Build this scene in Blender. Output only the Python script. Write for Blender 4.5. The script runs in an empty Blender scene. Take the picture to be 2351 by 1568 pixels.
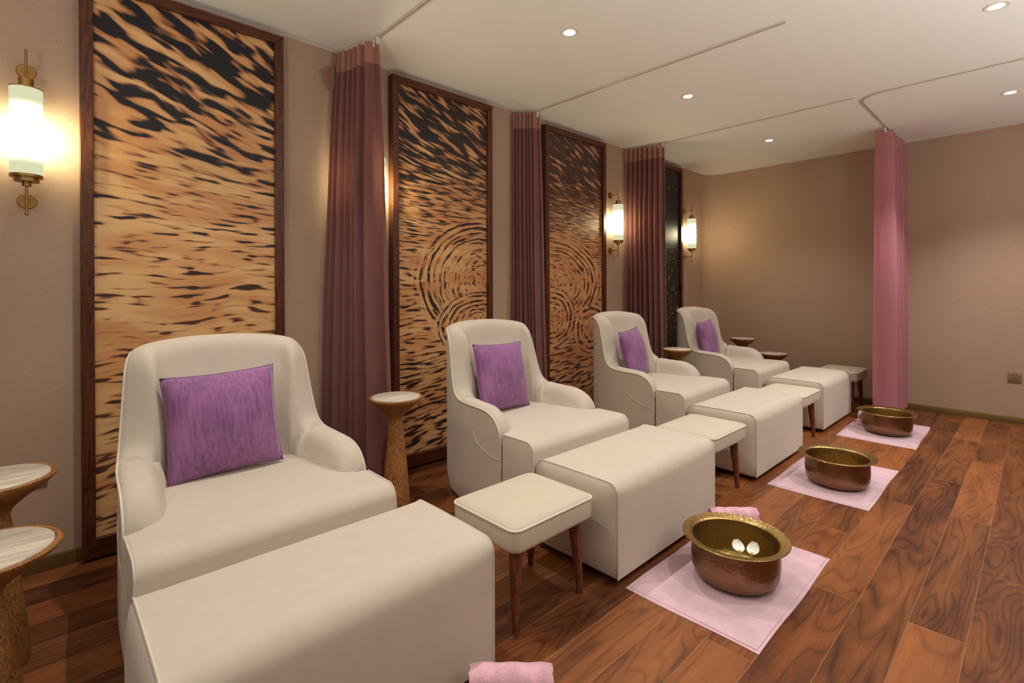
import bpy, bmesh, math, random
from mathutils import Vector, Matrix
random.seed(7)
PI = math.pi
scene = bpy.context.scene
C = scene.collection

# ------------------------------------------------------------------ room measures (metres)
WALL_Y = 2.93       # long wall with the panels
WALL_X = 6.24       # end wall
CEIL = 2.63
RAD = 0.20          # rounded corner between the two walls

# ------------------------------------------------------------------ node helpers
def lin(c):
    o = []
    for v in c[:3]:
        v = v / 255.0
        o.append(v / 12.92 if v <= 0.04045 else ((v + 0.055) / 1.055) ** 2.4)
    return (o[0], o[1], o[2], 1.0)

class NT:
    def __init__(self, name):
        self.m = bpy.data.materials.new(name)
        self.m.use_nodes = True
        self.t = self.m.node_tree
        self.b = self.t.nodes['Principled BSDF']
        self.out = self.t.nodes['Material Output']
    def n(self, kind, **kw):
        nd = self.t.nodes.new(kind)
        for k, v in kw.items():
            if k.startswith('i_'):
                key = k[2:]
                nd.inputs[int(key) if key.isdigit() else key.replace('_', ' ')].default_value = v
            else:
                setattr(nd, k, v)
        return nd
    def l(self, a, b):
        self.t.links.new(a, b)
    def val(self, x, sock):
        if hasattr(x, 'is_output'):
            self.l(x, sock)
        else:
            sock.default_value = x
    def math(self, op, a, b=0.0, c=0.0, clamp=False):
        nd = self.n('ShaderNodeMath', operation=op)
        nd.use_clamp = clamp
        self.val(a, nd.inputs[0]); self.val(b, nd.inputs[1]); self.val(c, nd.inputs[2])
        return nd.outputs[0]
    def mix(self, f, a, b, blend='MIX'):
        nd = self.n('ShaderNodeMix', data_type='RGBA', blend_type=blend)
        self.val(f, nd.inputs[0]); self.val(a, nd.inputs[6]); self.val(b, nd.inputs[7])
        return nd.outputs[2]
    def ss(self, x, lo, hi, a=0.0, b=1.0):
        nd = self.n('ShaderNodeMapRange', interpolation_type='SMOOTHSTEP')
        self.val(x, nd.inputs[0])
        nd.inputs[1].default_value = lo; nd.inputs[2].default_value = hi
        nd.inputs[3].default_value = a; nd.inputs[4].default_value = b
        return nd.outputs[0]
    def noise(self, vec, scale=5, detail=2, rough=0.5, dist=0.0, dim='3D'):
        nd = self.n('ShaderNodeTexNoise', noise_dimensions=dim)
        self.val(vec, nd.inputs['Vector'])
        nd.inputs['Scale'].default_value = scale; nd.inputs['Detail'].default_value = detail
        nd.inputs['Roughness'].default_value = rough; nd.inputs['Distortion'].default_value = dist
        return nd.outputs['Fac']
    def comb(self, x=0.0, y=0.0, z=0.0):
        nd = self.n('ShaderNodeCombineXYZ')
        self.val(x, nd.inputs[0]); self.val(y, nd.inputs[1]); self.val(z, nd.inputs[2])
        return nd.outputs[0]
    def obj(self):
        return self.n('ShaderNodeTexCoord').outputs['Object']
    def sep(self, v):
        nd = self.n('ShaderNodeSeparateXYZ'); self.l(v, nd.inputs[0])
        return nd.outputs
    def scaled(self, v, s):
        nd = self.n('ShaderNodeVectorMath', operation='MULTIPLY')
        self.l(v, nd.inputs[0]); nd.inputs[1].default_value = s
        return nd.outputs[0]
    def bump(self, h, strength=0.2, dist=0.002):
        nd = self.n('ShaderNodeBump')
        nd.inputs['Strength'].default_value = strength; nd.inputs['Distance'].default_value = dist
        self.l(h, nd.inputs['Height']); self.l(nd.outputs[0], self.b.inputs['Normal'])
    def col(self, x):
        self.val(x, self.b.inputs['Base Color'])
    def set(self, rough=None, metal=None, spec=None, sheen=None):
        if rough is not None: self.b.inputs['Roughness'].default_value = rough
        if metal is not None: self.b.inputs['Metallic'].default_value = metal
        if spec is not None: self.b.inputs['Specular IOR Level'].default_value = spec
        if sheen is not None:
            self.b.inputs['Sheen Weight'].default_value = sheen
            self.b.inputs['Sheen Roughness'].default_value = 0.4
        return self.m

def fabric(name, c, var=0.10, sheen=0.25, fine=900, mott=5.0, bstr=0.25):
    g = NT(name); o = g.obj()
    a = g.noise(o, mott, 3, 0.6)
    w = g.noise(o, fine, 1, 0.5)
    f = g.math('ADD', g.math('MULTIPLY', a, 0.7), g.math('MULTIPLY', w, 0.3))
    lo = [v * (1 - var) for v in c]; hi = [min(255, v * (1 + var)) for v in c]
    g.col(g.mix(g.ss(f, 0.3, 0.7), lin(lo), lin(hi)))
    g.bump(g.noise(o, fine * 0.5, 2), bstr, 0.001)
    return g.set(rough=0.9, spec=0.2, sheen=sheen)

def plain(name, c, rough=0.5, metal=0.0, spec=0.5, var=0.06, scale=30):
    g = NT(name); o = g.obj()
    a = g.noise(o, scale, 3)
    g.col(g.mix(a, lin([v * (1 - var) for v in c]), lin([min(255, v * (1 + var)) for v in c])))
    return g.set(rough=rough, metal=metal, spec=spec)

def wood(name, dark, light, axis='Z', scale=1.0, rough=0.4, spec=0.4):
    g = NT(name); o = g.obj()
    s = {'X': (1.2, 14, 14), 'Y': (14, 1.2, 14), 'Z': (14, 14, 1.2)}[axis]
    v = g.scaled(o, [q * scale for q in s])
    a = g.noise(v, 1.5, 2, 0.5, 1.5)
    ring = g.math('FRACT', g.math('MULTIPLY', a, 7.0))
    ring = g.math('ABSOLUTE', g.math('SUBTRACT', ring, 0.5))
    f = g.noise(g.scaled(o, [q * scale * 5 for q in s]), 2.0, 3, 0.6)
    t = g.math('ADD', g.math('MULTIPLY', ring, 0.9), g.math('MULTIPLY', f, 0.6))
    g.col(g.mix(g.ss(t, 0.2, 0.85), lin(dark), lin(light)))
    g.bump(f, 0.1, 0.001)
    return g.set(rough=rough, spec=spec)

# ------------------------------------------------------------------ materials
def wallpaper():
    g = NT('linen_wallpaper')
    p = g.n('ShaderNodeNewGeometry').outputs['Position']
    a = g.noise(g.scaled(p, (30, 30, 900)), 1.0, 2)
    b = g.noise(g.scaled(p, (900, 900, 30)), 1.0, 2)
    big = g.noise(p, 1.2, 2)
    t = g.math('ADD', g.math('MULTIPLY', a, 0.5), g.math('MULTIPLY', b, 0.5))
    t = g.math('ADD', g.math('MULTIPLY', t, 0.8), g.math('MULTIPLY', big, 0.2))
    g.col(g.mix(g.ss(t, 0.3, 0.7), lin((174, 144, 122)), lin((196, 164, 140))))
    g.bump(t, 0.15, 0.001)
    return g.set(rough=0.75, spec=0.25)
M_WALL = wallpaper()
M_CEIL = plain('ceiling_paint', (241, 239, 231), 0.85, 0, 0.2, 0.01, 3)
M_WALLP = plain('side_wall_paint', (150, 122, 100), 0.85, 0, 0.2, 0.01, 3)

def floor_mat():
    g = NT('walnut_planks')
    p = g.n('ShaderNodeNewGeometry').outputs['Position']
    s = g.sep(p)
    W, L = 0.1541, 1.212
    ry = g.math('DIVIDE', g.math('SUBTRACT', s[1], 0.0189 - W * 40), W)
    row = g.math('FLOOR', ry); fy = g.math('FRACT', ry)
    odd = g.math('MODULO', row, 2.0)
    rx = g.math('ADD', g.math('DIVIDE', g.math('SUBTRACT', s[0], 2.868 - L * 20), L), g.math('MULTIPLY', odd, 0.5))
    cx = g.math('FLOOR', rx); fx = g.math('FRACT', rx)
    wn = g.n('ShaderNodeTexWhiteNoise', noise_dimensions='2D')
    g.l(g.comb(cx, row, 0.0), wn.inputs[0])
    rc = g.sep(wn.outputs['Color'])
    r1, r2, r3 = rc[0], rc[1], rc[2]
    # grain: each plank cut from another place of the log
    gx = g.math('ADD', s[0], g.math('MULTIPLY', r1, 37.0))
    gy = g.math('ADD', s[1], g.math('MULTIPLY', r2, 19.0))
    warp = g.noise(g.comb(g.math('MULTIPLY', gx, 0.95), g.math('MULTIPLY', gy, 6.8), r3), 1.0, 1.5, 0.45, 0.25)
    ringv = g.math('MULTIPLY', warp, g.math('ADD', 9.0, g.math('MULTIPLY', r3, 16.0)))
    ring = g.math('MULTIPLY', g.math('ABSOLUTE', g.math('SUBTRACT', g.math('FRACT', ringv), 0.5)), 2.0)
    ring = g.math('POWER', ring, 3.0)
    fine = g.noise(g.comb(g.math('MULTIPLY', gx, 7.0), g.math('MULTIPLY', gy, 330.0), 0.0), 1.0, 2, 0.6)
    blot = g.noise(g.comb(g.math('MULTIPLY', gx, 2.0), g.math('MULTIPLY', gy, 10.0), 3.0), 1.0, 2, 0.5, 0.3)
    t = g.math('ADD', 0.50, g.math('MULTIPLY', g.math('SUBTRACT', r1, 0.5), 0.44))
    t = g.math('ADD', t, g.math('MULTIPLY', g.math('SUBTRACT', blot, 0.5), 0.75))
    t = g.math('ADD', t, g.math('MULTIPLY', g.math('SUBTRACT', fine, 0.5), 0.42))
    t = g.math('SUBTRACT', t, g.math('MULTIPLY', ring, 0.19))
    c = g.mix(g.ss(t, -0.05, 1.0), lin((60, 30, 17)), lin((168, 102, 55)))
    c = g.mix(g.math('MULTIPLY', r2, 0.45), c, g.mix(g.ss(t, -0.05, 1.0), lin((66, 31, 18)), lin((164, 90, 47))))
    # seams
    dy = g.math('MULTIPLY', g.math('MINIMUM', fy, g.math('SUBTRACT', 1.0, fy)), W)
    dx = g.math('MULTIPLY', g.math('MINIMUM', fx, g.math('SUBTRACT', 1.0, fx)), L)
    d = g.math('MINIMUM', dx, dy)
    seam = g.ss(d, 0.0006, 0.0019, 1.0, 0.0)
    c = g.mix(g.math('MULTIPLY', seam, 0.55), c, lin((172, 120, 82)))
    g.col(c)
    h = g.math('SUBTRACT', g.math('MULTIPLY', fine, 0.15), seam)
    g.bump(h, 0.25, 0.0012)
    g.val(g.ss(fine, 0.2, 0.8, 0.36, 0.48), g.b.inputs['Roughness'])
    return g.set(spec=0.32)
M_FLOOR = floor_mat()

def art_mat():
    g = NT('water_ripple_print')
    p = g.n('ShaderNodeNewGeometry').outputs['Position']
    s = g.sep(p); x, z = s[0], s[2]
    # the streaks sag to the right high up and rise a little low down
    m = g.math('ADD', g.ss(z, 1.3, 2.2, 0.0, 0.42), g.ss(z, 0.5, 1.1, -0.12, 0.0))
    xr = g.math('MODULO', g.math('ADD', x, 9.0), 1.5)
    z2 = g.math('ADD', z, g.math('MULTIPLY', m, x))
    wob = g.noise(g.comb(x, z, 0.0), 3.0, 1)
    z2 = g.math('ADD', z2, g.math('MULTIPLY', wob, 0.07))
    n1 = g.noise(g.comb(g.math('MULTIPLY', x, 6.5), g.math('MULTIPLY', z2, 20.0), 0.0), 1.0, 1.2, 0.45, 0.35)
    n2 = g.noise(g.comb(g.math('MULTIPLY', x, 8.0), g.math('MULTIPLY', z2, 42.0), 4.0), 1.0, 1.0, 0.4, 0.3)
    hi = g.ss(z, 1.45, 2.0)                      # broad streaks above, narrow below
    right = g.ss(x, 1.2, 1.8)
    hi = g.math('MULTIPLY', hi, g.math('SUBTRACT', 1.0, g.math('MULTIPLY', right, 0.55)))
    n = g.math('ADD', g.math('MULTIPLY', n1, hi), g.math('MULTIPLY', n2, g.math('SUBTRACT', 1.0, hi)))
    # darkness by height and by panel
    bias = g.math('ADD', g.ss(z, 1.55, 2.3, 0.0, 0.12), g.ss(z, 0.35, 0.95, 0.07, 0.0))
    bias = g.math('ADD', bias, g.math('MULTIPLY', right, g.ss(z, 1.1, 1.7, 0.0, 0.045)))
    bias = g.math('ADD', bias, g.math('MULTIPLY', g.ss(x, 2.7, 3.2, 0.0, 0.03), g.ss(z, 0.7, 1.3)))
    bias = g.math('ADD', bias, g.math('MULTIPLY', right, g.ss(z, 2.0, 2.5, 0.0, 0.0)))
    bias = g.math('SUBTRACT', bias, g.math('MULTIPLY', g.ss(x, 1.8, 1.2), g.ss(z, 1.7, 1.3, 0.0, 0.022)))
    v = g.math('ADD', n, bias)
    def ring(cx, cz, r0, sg, freq, amp, ez, v):
        dx = g.math('SUBTRACT', x, cx); dz = g.math('MULTIPLY', g.math('SUBTRACT', z, cz), ez)
        r = g.math('SQRT', g.math('ADD', g.math('MULTIPLY', dx, dx), g.math('MULTIPLY', dz, dz)))
        th = g.math('ARCTAN2', dz, dx)
        rn = g.math('ADD', r, g.math('MULTIPLY', g.noise(g.comb(x, z, cx), 9.0, 1), 0.025))
        arcs = g.noise(g.comb(g.math('MULTIPLY', th, 3.2), g.math('MULTIPLY', rn, freq * 0.46), cx), 1.0, 1.0, 0.4, 0.2)
        sn = g.math('MULTIPLY', g.math('SINE', g.math('MULTIPLY', rn, freq)), amp)
        q = g.math('DIVIDE', g.math('SUBTRACT', r, r0), sg)
        e = g.math('POWER', 2.718, g.math('MULTIPLY', g.math('MULTIPLY', q, q), -1.0))
        inside = g.ss(r, r0 + 1.2 * sg, r0 + 0.3 * sg)
        rv = g.math('ADD', arcs, g.math('MULTIPLY', g.math('SUBTRACT', sn, -0.045), e))
        mx = g.n('ShaderNodeMix', data_type='FLOAT')
        g.val(g.math('MULTIPLY', inside, 0.82), mx.inputs[0]); g.val(v, mx.inputs[2]); g.val(rv, mx.inputs[3])
        return mx.outputs[0]
    for a in RINGS:
        v = ring(*a, v)
    # the last panel is nearly all dark water with a few sparks
    last = g.ss(x, 4.3, 4.5)
    spark = g.noise(g.comb(g.math('MULTIPLY', x, 26.0), g.math('MULTIPLY', z2, 14.0), 8.0), 1.0, 1.5, 0.5, 0.6)
    dark = g.ss(v, 0.555, 0.665)
    dark4 = g.ss(g.math('ADD', spark, g.math('MULTIPLY', g.math('SUBTRACT', v, n), -0.35)), 0.60, 0.68, 1.0, 0.25)
    dark = g.math('MULTIPLY', dark, g.ss(x, 1.5, 3.2, 1.0, 0.90))
    dark = g.math('ADD', g.math('MULTIPLY', dark, g.math('SUBTRACT', 1.0, last)), g.math('MULTIPLY', dark4, last))
    ln = g.noise(g.comb(g.math('MULTIPLY', x, 2.2), g.math('MULTIPLY', z2, 8.0), 2.0), 1.0, 2, 0.5, 0.3)
    c1 = g.mix(g.ss(ln, 0.35, 0.65), lin((212, 152, 98)), lin((232, 188, 128)))
    c1 = g.mix(g.ss(v, 0.48, 0.62, 0.0, 0.7), c1, lin((188, 118, 74)))
    c1 = g.mix(g.ss(x, 1.2, 3.6, 0.0, 0.5), c1, lin((176, 112, 78)))
    dk = g.mix(g.math('MULTIPLY', g.ss(z, 1.5, 1.0), g.math('SUBTRACT', 1.0, g.ss(x, 1.0, 2.0, 0.0, 0.85))), lin((33, 31, 36)), lin((82, 56, 42)))
    c = g.mix(dark, c1, dk)
    g.col(c)
    return g.set(rough=0.42, spec=0.35)
RINGS = [  # cx, cz, r0, sigma, frequency, amplitude, vertical squeeze
    (2.44, 1.25, 0.50, 0.13, 125.0, 0.13, 1.25),
    (2.41, 0.93, 0.31, 0.13, 130.0, 0.17, 1.6),
    (3.20, 1.26, 0.60, 0.15, 110.0, 0.15, 1.7),
    (3.20, 0.95, 0.24, 0.12, 120.0, 0.16, 1.2),
    (3.76, 0.83, 0.19, 0.11, 95.0, 0.20, 1.1),
    (5.20, 0.75, 0.28, 0.10, 110.0, 0.16, 1.2),
]
M_ART = art_mat()
M_FRAME = wood('dark_frame_wood', (64, 30, 15), (104, 54, 29), 'Z', 1.0, 0.35, 0.45)
M_CREAM = fabric('cream_suede', (208, 194, 177), 0.010, 0.25, 900, 16)
M_PIPE = fabric('cream_piping', (222, 211, 194), 0.03, 0.2)
M_STOOL = fabric('ivory_weave', (206, 194, 173), 0.01, 0.1, 700, 14)
M_PURPLE = None
def purple():
    g = NT('purple_slub'); o = g.obj()
    a = g.noise(g.scaled(o, (110, 110, 9)), 1.0, 3, 0.6)
    b = g.noise(o, 7, 2)
    w = g.noise(o, 700, 1)
    t = g.math('ADD', g.math('MULTIPLY', a, 0.6), g.math('MULTIPLY', b, 0.4))
    c = g.mix(g.ss(t, 0.30, 0.62), lin((112, 72, 116)), lin((162, 108, 156)))
    c = g.mix(g.math('MULTIPLY', w, 0.25), c, lin((176, 122, 168)))
    g.col(c); g.bump(w, 0.3, 0.001)
    return g.set(rough=0.75, spec=0.25, sheen=0.3)
M_PURPLE = purple()
M_PURSEAM = fabric('purple_seam', (140, 86, 142), 0.05, 0.2)
M_PINK = fabric('pink_terry', (216, 181, 190), 0.05, 0.4, 420, 9, 0.6)
M_ROLL = fabric('pink_terry_roll', (224, 172, 184), 0.10, 0.5, 260, 14, 1.0)
M_LEG = wood('stool_leg_wood', (70, 34, 22), (140, 78, 50), 'Z', 2.0, 0.35)
M_TABLE = None
def tablewood():
    g = NT('speckled_oak'); o = g.obj()
    a = g.noise(g.scaled(o, (260, 260, 70)), 1.0, 3, 0.7)
    b = g.noise(o, 12, 2)
    t = g.math('ADD', g.math('MULTIPLY', a, 0.8), g.math('MULTIPLY', b, 0.2))
    g.col(g.mix(g.ss(t, 0.35, 0.65), lin((112, 68, 32)), lin((190, 132, 74))))
    g.bump(a, 0.15, 0.001)
    return g.set(rough=0.45, spec=0.4)
M_TABLE = tablewood()
def stone():
    g = NT('veined_stone_top'); o = g.obj()
    a = g.noise(g.scaled(o, (6, 60, 20)), 1.0, 3, 0.6, 0.6)
    g.col(g.mix(g.ss(a, 0.35, 0.7), lin((190, 178, 160)), lin((226, 216, 198))))
    return g.set(rough=0.35, spec=0.4)
M_STONE = stone()
M_BRASSD = plain('sconce_brass', (168, 128, 72), 0.38, 0.9, 0.5, 0.05)
def bowlmat():
    g = NT('hammered_brass'); o = g.obj()
    v = g.n('ShaderNodeTexVoronoi'); g.l(o, v.inputs['Vector']); v.inputs['Scale'].default_value = 85.0
    a = g.noise(o, 14, 3)
    g.col(g.mix(a, lin((150, 122, 72)), lin((188, 156, 100))))
    g.bump(v.outputs['Distance'], 0.35, 0.003)
    return g.set(rough=0.33, metal=0.97)
def copper():
    g = NT('hammered_copper'); o = g.obj()
    v = g.n('ShaderNodeTexVoronoi'); g.l(o, v.inputs['Vector']); v.inputs['Scale'].default_value = 85.0
    a = g.noise(o, 14, 3)
    g.col(g.mix(a, lin((124, 96, 70)), lin((158, 126, 96))))
    g.bump(v.outputs['Distance'], 0.3, 0.003)
    return g.set(rough=0.33, metal=1.0)
M_BOWL = bowlmat(); M_COPPER = copper()
M_SKIRT = plain('bronze_skirting', (134, 108, 62), 0.4, 0.75, 0.5, 0.04)
M_BLACK = plain('black_plastic', (18, 16, 15), 0.5)
M_HOLE = plain('socket_hole', (20, 16, 14), 0.7)
M_PLATE = plain('bronze_socket_plate', (150, 122, 98), 0.4, 0.3)
M_TRACK = plain('track_paint', (214, 204, 190), 0.45, 0.1)
M_TRACKD = plain('track_groove', (120, 110, 100), 0.6)
M_GLIDER = plain('white_glider', (235, 230, 220), 0.5)
M_PETAL = plain('white_petal', (244, 244, 232), 0.5, 0, 0.3, 0.02)
M_STAMEN = plain('orange_petal_base', (224, 146, 40), 0.6)
M_TRIM = plain('white_light_trim', (225, 215, 200), 0.5)

def curtain_mat(name, c, trans, tr=0.35):
    g = NT(name); o = g.obj()
    a = g.noise(g.scaled(o, (300, 300, 6)), 1.0, 2)
    cc = g.mix(a, lin([v * 0.9 for v in c]), lin([min(255, v * 1.08) for v in c]))
    g.col(cc); g.set(rough=0.7, spec=0.25, sheen=0.2)
    tl = g.n('ShaderNodeBsdfTranslucent'); tl.inputs[0].default_value = lin(trans)
    mx = g.n('ShaderNodeMixShader'); mx.inputs[0].default_value = tr
    g.l(g.b.outputs[0], mx.inputs[1]); g.l(tl.outputs[0], mx.inputs[2]); g.l(mx.outputs[0], g.out.inputs[0])
    return g.m
M_CURT = curtain_mat('plum_drape', (132, 86, 82), (170, 110, 100), 0.15)
M_CURTH = curtain_mat('plum_heading', (176, 125, 111), (180, 120, 110), 0.15)
M_CURTP = curtain_mat('pink_drape', (186, 120, 128), (200, 130, 140), 0.15)
M_CURTPH = curtain_mat('pink_heading', (188, 128, 126), (200, 130, 140), 0.15)

def shade_mat():
    g = NT('glowing_sconce_glass'); o = g.obj()
    z = g.sep(o)[2]
    d = g.math('ABSOLUTE', g.math('SUBTRACT', z, 1.838))
    k = g.ss(d, 0.02, 0.15, 1.0, 0.0)
    k = g.math('POWER', k, 2.6)
    em = g.n('ShaderNodeEmission')
    g.l(g.mix(k, lin((226, 226, 186)), lin((252, 240, 188))), em.inputs[0])
    g.l(g.math('ADD', g.math('MULTIPLY', k, SHADE_E), 0.66), em.inputs[1])
    g.l(em.outputs[0], g.out.inputs[0])
    return g.m
SHADE_E = 40.0
M_SHADE = shade_mat()
def emis(name, c, e):
    g = NT(name); em = g.n('ShaderNodeEmission')
    em.inputs[0].default_value = lin(c); em.inputs[1].default_value = e
    g.l(em.outputs[0], g.out.inputs[0]); return g.m
M_LENS = emis('downlight_lens', (255, 246, 228), 30.0)
def water():
    g = NT('clear_water')
    for nd in (g.b,): g.t.nodes.remove(nd)
    tr = g.n('ShaderNodeBsdfTransparent'); tr.inputs[0].default_value = (0.93, 0.95, 0.9, 1)
    gl = g.n('ShaderNodeBsdfGlossy'); gl.inputs['Roughness'].default_value = 0.03
    fr = g.n('ShaderNodeFresnel'); fr.inputs[0].default_value = 1.33
    mx = g.n('ShaderNodeMixShader')
    bf = g.n('ShaderNodeNewGeometry').outputs['Backfacing']
    g.l(g.math('MULTIPLY', fr.outputs[0], g.math('SUBTRACT', 1.0, bf)), mx.inputs[0]); g.l(tr.outputs[0], mx.inputs[1]); g.l(gl.outputs[0], mx.inputs[2])
    g.l(mx.outputs[0], g.out.inputs[0])
    return g.m
M_WATER = water()

# ------------------------------------------------------------------ mesh helpers
def mesh(name, verts, faces, mat, parent=None, sharp=40, mats=None, fmat=None, recalc=True):
    me = bpy.data.meshes.new(name)
    me.from_pydata([tuple(v) for v in verts], [], faces)
    for m in (mats or [mat]): me.materials.append(m)
    if fmat:
        for p, i in zip(me.polygons, fmat): p.material_index = i
    if recalc:
        bm = bmesh.new(); bm.from_mesh(me)
        bmesh.ops.recalc_face_normals(bm, faces=bm.faces)
        bm.to_mesh(me); bm.free()
    for p in me.polygons: p.use_smooth = True
    if sharp is not None:
        me.set_sharp_from_angle(angle=math.radians(sharp))
    me.update()
    o = bpy.data.objects.new(name, me); C.objects.link(o)
    if parent: o.parent = parent
    return o

def bm_obj(name, bm, mat, parent=None, sharp=40):
    me = bpy.data.meshes.new(name)
    bmesh.ops.recalc_face_normals(bm, faces=bm.faces)
    bm.to_mesh(me); bm.free()
    me.materials.append(mat)
    for p in me.polygons: p.use_smooth = True
    if sharp is not None: me.set_sharp_from_angle(angle=math.radians(sharp))
    o = bpy.data.objects.new(name, me); C.objects.link(o)
    if parent: o.parent = parent
    return o

def box(name, x0, x1, y0, y1, z0, z1, mat, parent=None, bev=0.0, seg=3):
    bm = bmesh.new()
    bmesh.ops.create_cube(bm, size=1.0)
    bmesh.ops.scale(bm, vec=(x1 - x0, y1 - y0, z1 - z0), verts=bm.verts)
    bmesh.ops.translate(bm, vec=((x0 + x1) / 2, (y0 + y1) / 2, (z0 + z1) / 2), verts=bm.verts)
    if bev:
        bmesh.ops.bevel(bm, geom=bm.edges[:], offset=bev, segments=seg, profile=0.5, affect='EDGES')
    return bm_obj(name, bm, mat, parent, 40)

def lathe(name, prof, mat, parent=None, n=48, loc=(0, 0, 0), sharp=40, fm=None, mats=None, close=False):
    V, F, FM = [], [], []
    m = len(prof)
    for i in range(n):
        a = 2 * PI * i / n
        for r, z in prof:
            V.append((loc[0] + r * math.cos(a), loc[1] + r * math.sin(a), loc[2] + z))
    for i in range(n):
        j = (i + 1) % n
        for k in range(m - 1):
            F.append((i * m + k, j * m + k, j * m + k + 1, i * m + k + 1)); FM.append(fm[k] if fm else 0)
    if prof[0][0] > 1e-6 and not close:
        F.append([i * m for i in range(n)][::-1]); FM.append(fm[0] if fm else 0)
    if prof[-1][0] > 1e-6 and not close:
        F.append([i * m + m - 1 for i in range(n)]); FM.append(fm[-1] if fm else 0)
    if close:
        for i in range(n):
            j = (i + 1) % n
            F.append((i * m + m - 1, j * m + m - 1, j * m, i * m)); FM.append(fm[-1] if fm else 0)
    o = mesh(name, V, F, mat, parent, sharp, mats, FM)
    bm = bmesh.new(); bm.from_mesh(o.data)
    bmesh.ops.remove_doubles(bm, verts=bm.verts, dist=1e-6)
    bm.to_mesh(o.data); bm.free()
    return o

def tube(name, pts, r, mat, parent=None, n=8, closed=False, taper=None):
    pts = [Vector(p) for p in pts]
    V, F = [], []
    N = len(pts)
    up = Vector((0.13, 0.21, 0.97)).normalized()
    for i, p in enumerate(pts):
        a = pts[(i - 1) % N] if (closed or i > 0) else pts[i]
        b = pts[(i + 1) % N] if (closed or i < N - 1) else pts[i]
        d = (b - a).normalized()
        s = d.cross(up)
        if s.length < 1e-3: s = d.cross(Vector((1, 0, 0)))
        s.normalize(); t = s.cross(d).normalized()
        rr = r if taper is None else taper(i / max(1, N - 1)) * r
        for k in range(n):
            an = 2 * PI * k / n
            V.append(p + s * (rr * math.cos(an)) + t * (rr * math.sin(an)))
    for i in range(N if closed else N - 1):
        j = (i + 1) % N
        for k in range(n):
            l = (k + 1) % n
            F.append((i * n + k, i * n + l, j * n + l, j * n + k))
    if not closed:
        F.append(list(range(n))[::-1]); F.append([(N - 1) * n + k for k in range(n)])
    return mesh(name, V, F, mat, parent, 50)

def grid(rows, closed_u=False):
    """rows: equal length point lists -> verts, faces"""
    V = [p for r in rows for p in r]; m = len(rows[0]); F = []
    for i in range(len(rows) - 1):
        for k in range(m - 1 + (1 if closed_u else 0)):
            l = (k + 1) % m
            F.append((i * m + k, i * m + l, (i + 1) * m + l, (i + 1) * m + k))
    return V, F

def cat(P, n):
    """Catmull-Rom through tuples, n steps per span"""
    out = []
    N = len(P)
    for i in range(N - 1):
        p0 = P[max(0, i - 1)]; p1 = P[i]; p2 = P[i + 1]; p3 = P[min(N - 1, i + 2)]
        for s in range(n):
            t = s / n
            out.append(tuple(0.5 * ((2 * b) + (c - a) * t + (2 * a - 5 * b + 4 * c - d) * t * t + (-a + 3 * b - 3 * c + d) * t ** 3)
                             for a, b, c, d in zip(p0, p1, p2, p3)))
    out.append(tuple(P[-1]))
    return out

def thing(name, label, category, loc=(0, 0, 0), rz=0.0, group=None):
    o = bpy.data.objects.new(name, None); C.objects.link(o)
    o.empty_display_size = 0.1
    o.location = loc; o.rotation_euler = (0, 0, rz)
    o['label'] = label; o['category'] = category
    if group: o['group'] = group
    return o

def tag(o, label, category, group=None, kind=None):
    o['label'] = label; o['category'] = category
    if group: o['group'] = group
    if kind: o['kind'] = kind
    return o

def dup(root, loc, rz, label, group=None):
    r = root.copy(); C.objects.link(r)
    r.location = loc; r.rotation_euler = (0, 0, rz); r['label'] = label
    if group: r['group'] = group
    for ch in list(root.children):
        c = ch.copy(); C.objects.link(c); c.parent = r
        c.matrix_parent_inverse = ch.matrix_parent_inverse.copy()
        for gch in list(ch.children):
            d = gch.copy(); C.objects.link(d); d.parent = c
    return r

def structure(o):
    o['kind'] = 'structure'; return o

# ------------------------------------------------------------------ room shell
X0, Y0 = -2.6, -2.8
structure(box('floor', X0, WALL_X + 0.1, Y0, WALL_Y + 0.1, -0.08, 0.0, M_FLOOR))
structure(box('ceiling', X0, WALL_X + 0.1, Y0, WALL_Y + 0.1, CEIL, CEIL + 0.08, M_CEIL))
pts = [(X0, WALL_Y), (X0 + 2, WALL_Y), (2, WALL_Y), (4, WALL_Y)]
cx, cy = WALL_X - RAD, WALL_Y - RAD
for i in range(17):
    a = PI / 2 * (1 - i / 16)
    pts.append((cx + RAD * math.cos(a), cy + RAD * math.sin(a)))
def wall_strip(name, pts, mat, z0=0.0, z1=CEIL):
    V, F = [], []
    for x, y in pts: V += [(x, y, z0), (x, y, z1)]
    for i in range(len(pts) - 1): F.append((2 * i, 2 * i + 2, 2 * i + 3, 2 * i + 1))
    return structure(mesh(name, V, F, mat, None, None))
wall_strip('wall_back', pts, M_WALL)
wall_strip('wall_right', [(WALL_X, cy), (WALL_X, 1), (WALL_X, -1), (WALL_X, Y0)], M_WALL)
def skirt(name, pts, nrm):
    V, F = [], []
    for (x, y), (nx, ny) in zip(pts, nrm):
        for d, z in ((0.0, 0.0), (0.012, 0.0), (0.012, 0.056), (0.010, 0.06), (0.0, 0.06)):
            V.append((x + nx * d, y + ny * d, z))
    for i in range(len(pts) - 1):
        for k in range(4):
            F.append((i * 5 + k, (i + 1) * 5 + k, (i + 1) * 5 + k + 1, i * 5 + k + 1))
    return structure(mesh(name, V, F, M_SKIRT, None, 30))
nr = [(0, -1)] * 4
for i in range(17):
    a = PI / 2 * (1 - i / 16); nr.append((-math.cos(a), -math.sin(a)))
skirt('baseboard_back', pts, nr)
skirt('baseboard_right', [(WALL_X, cy), (WALL_X, 1), (WALL_X, Y0)], [(-1, 0)] * 3)

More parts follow.
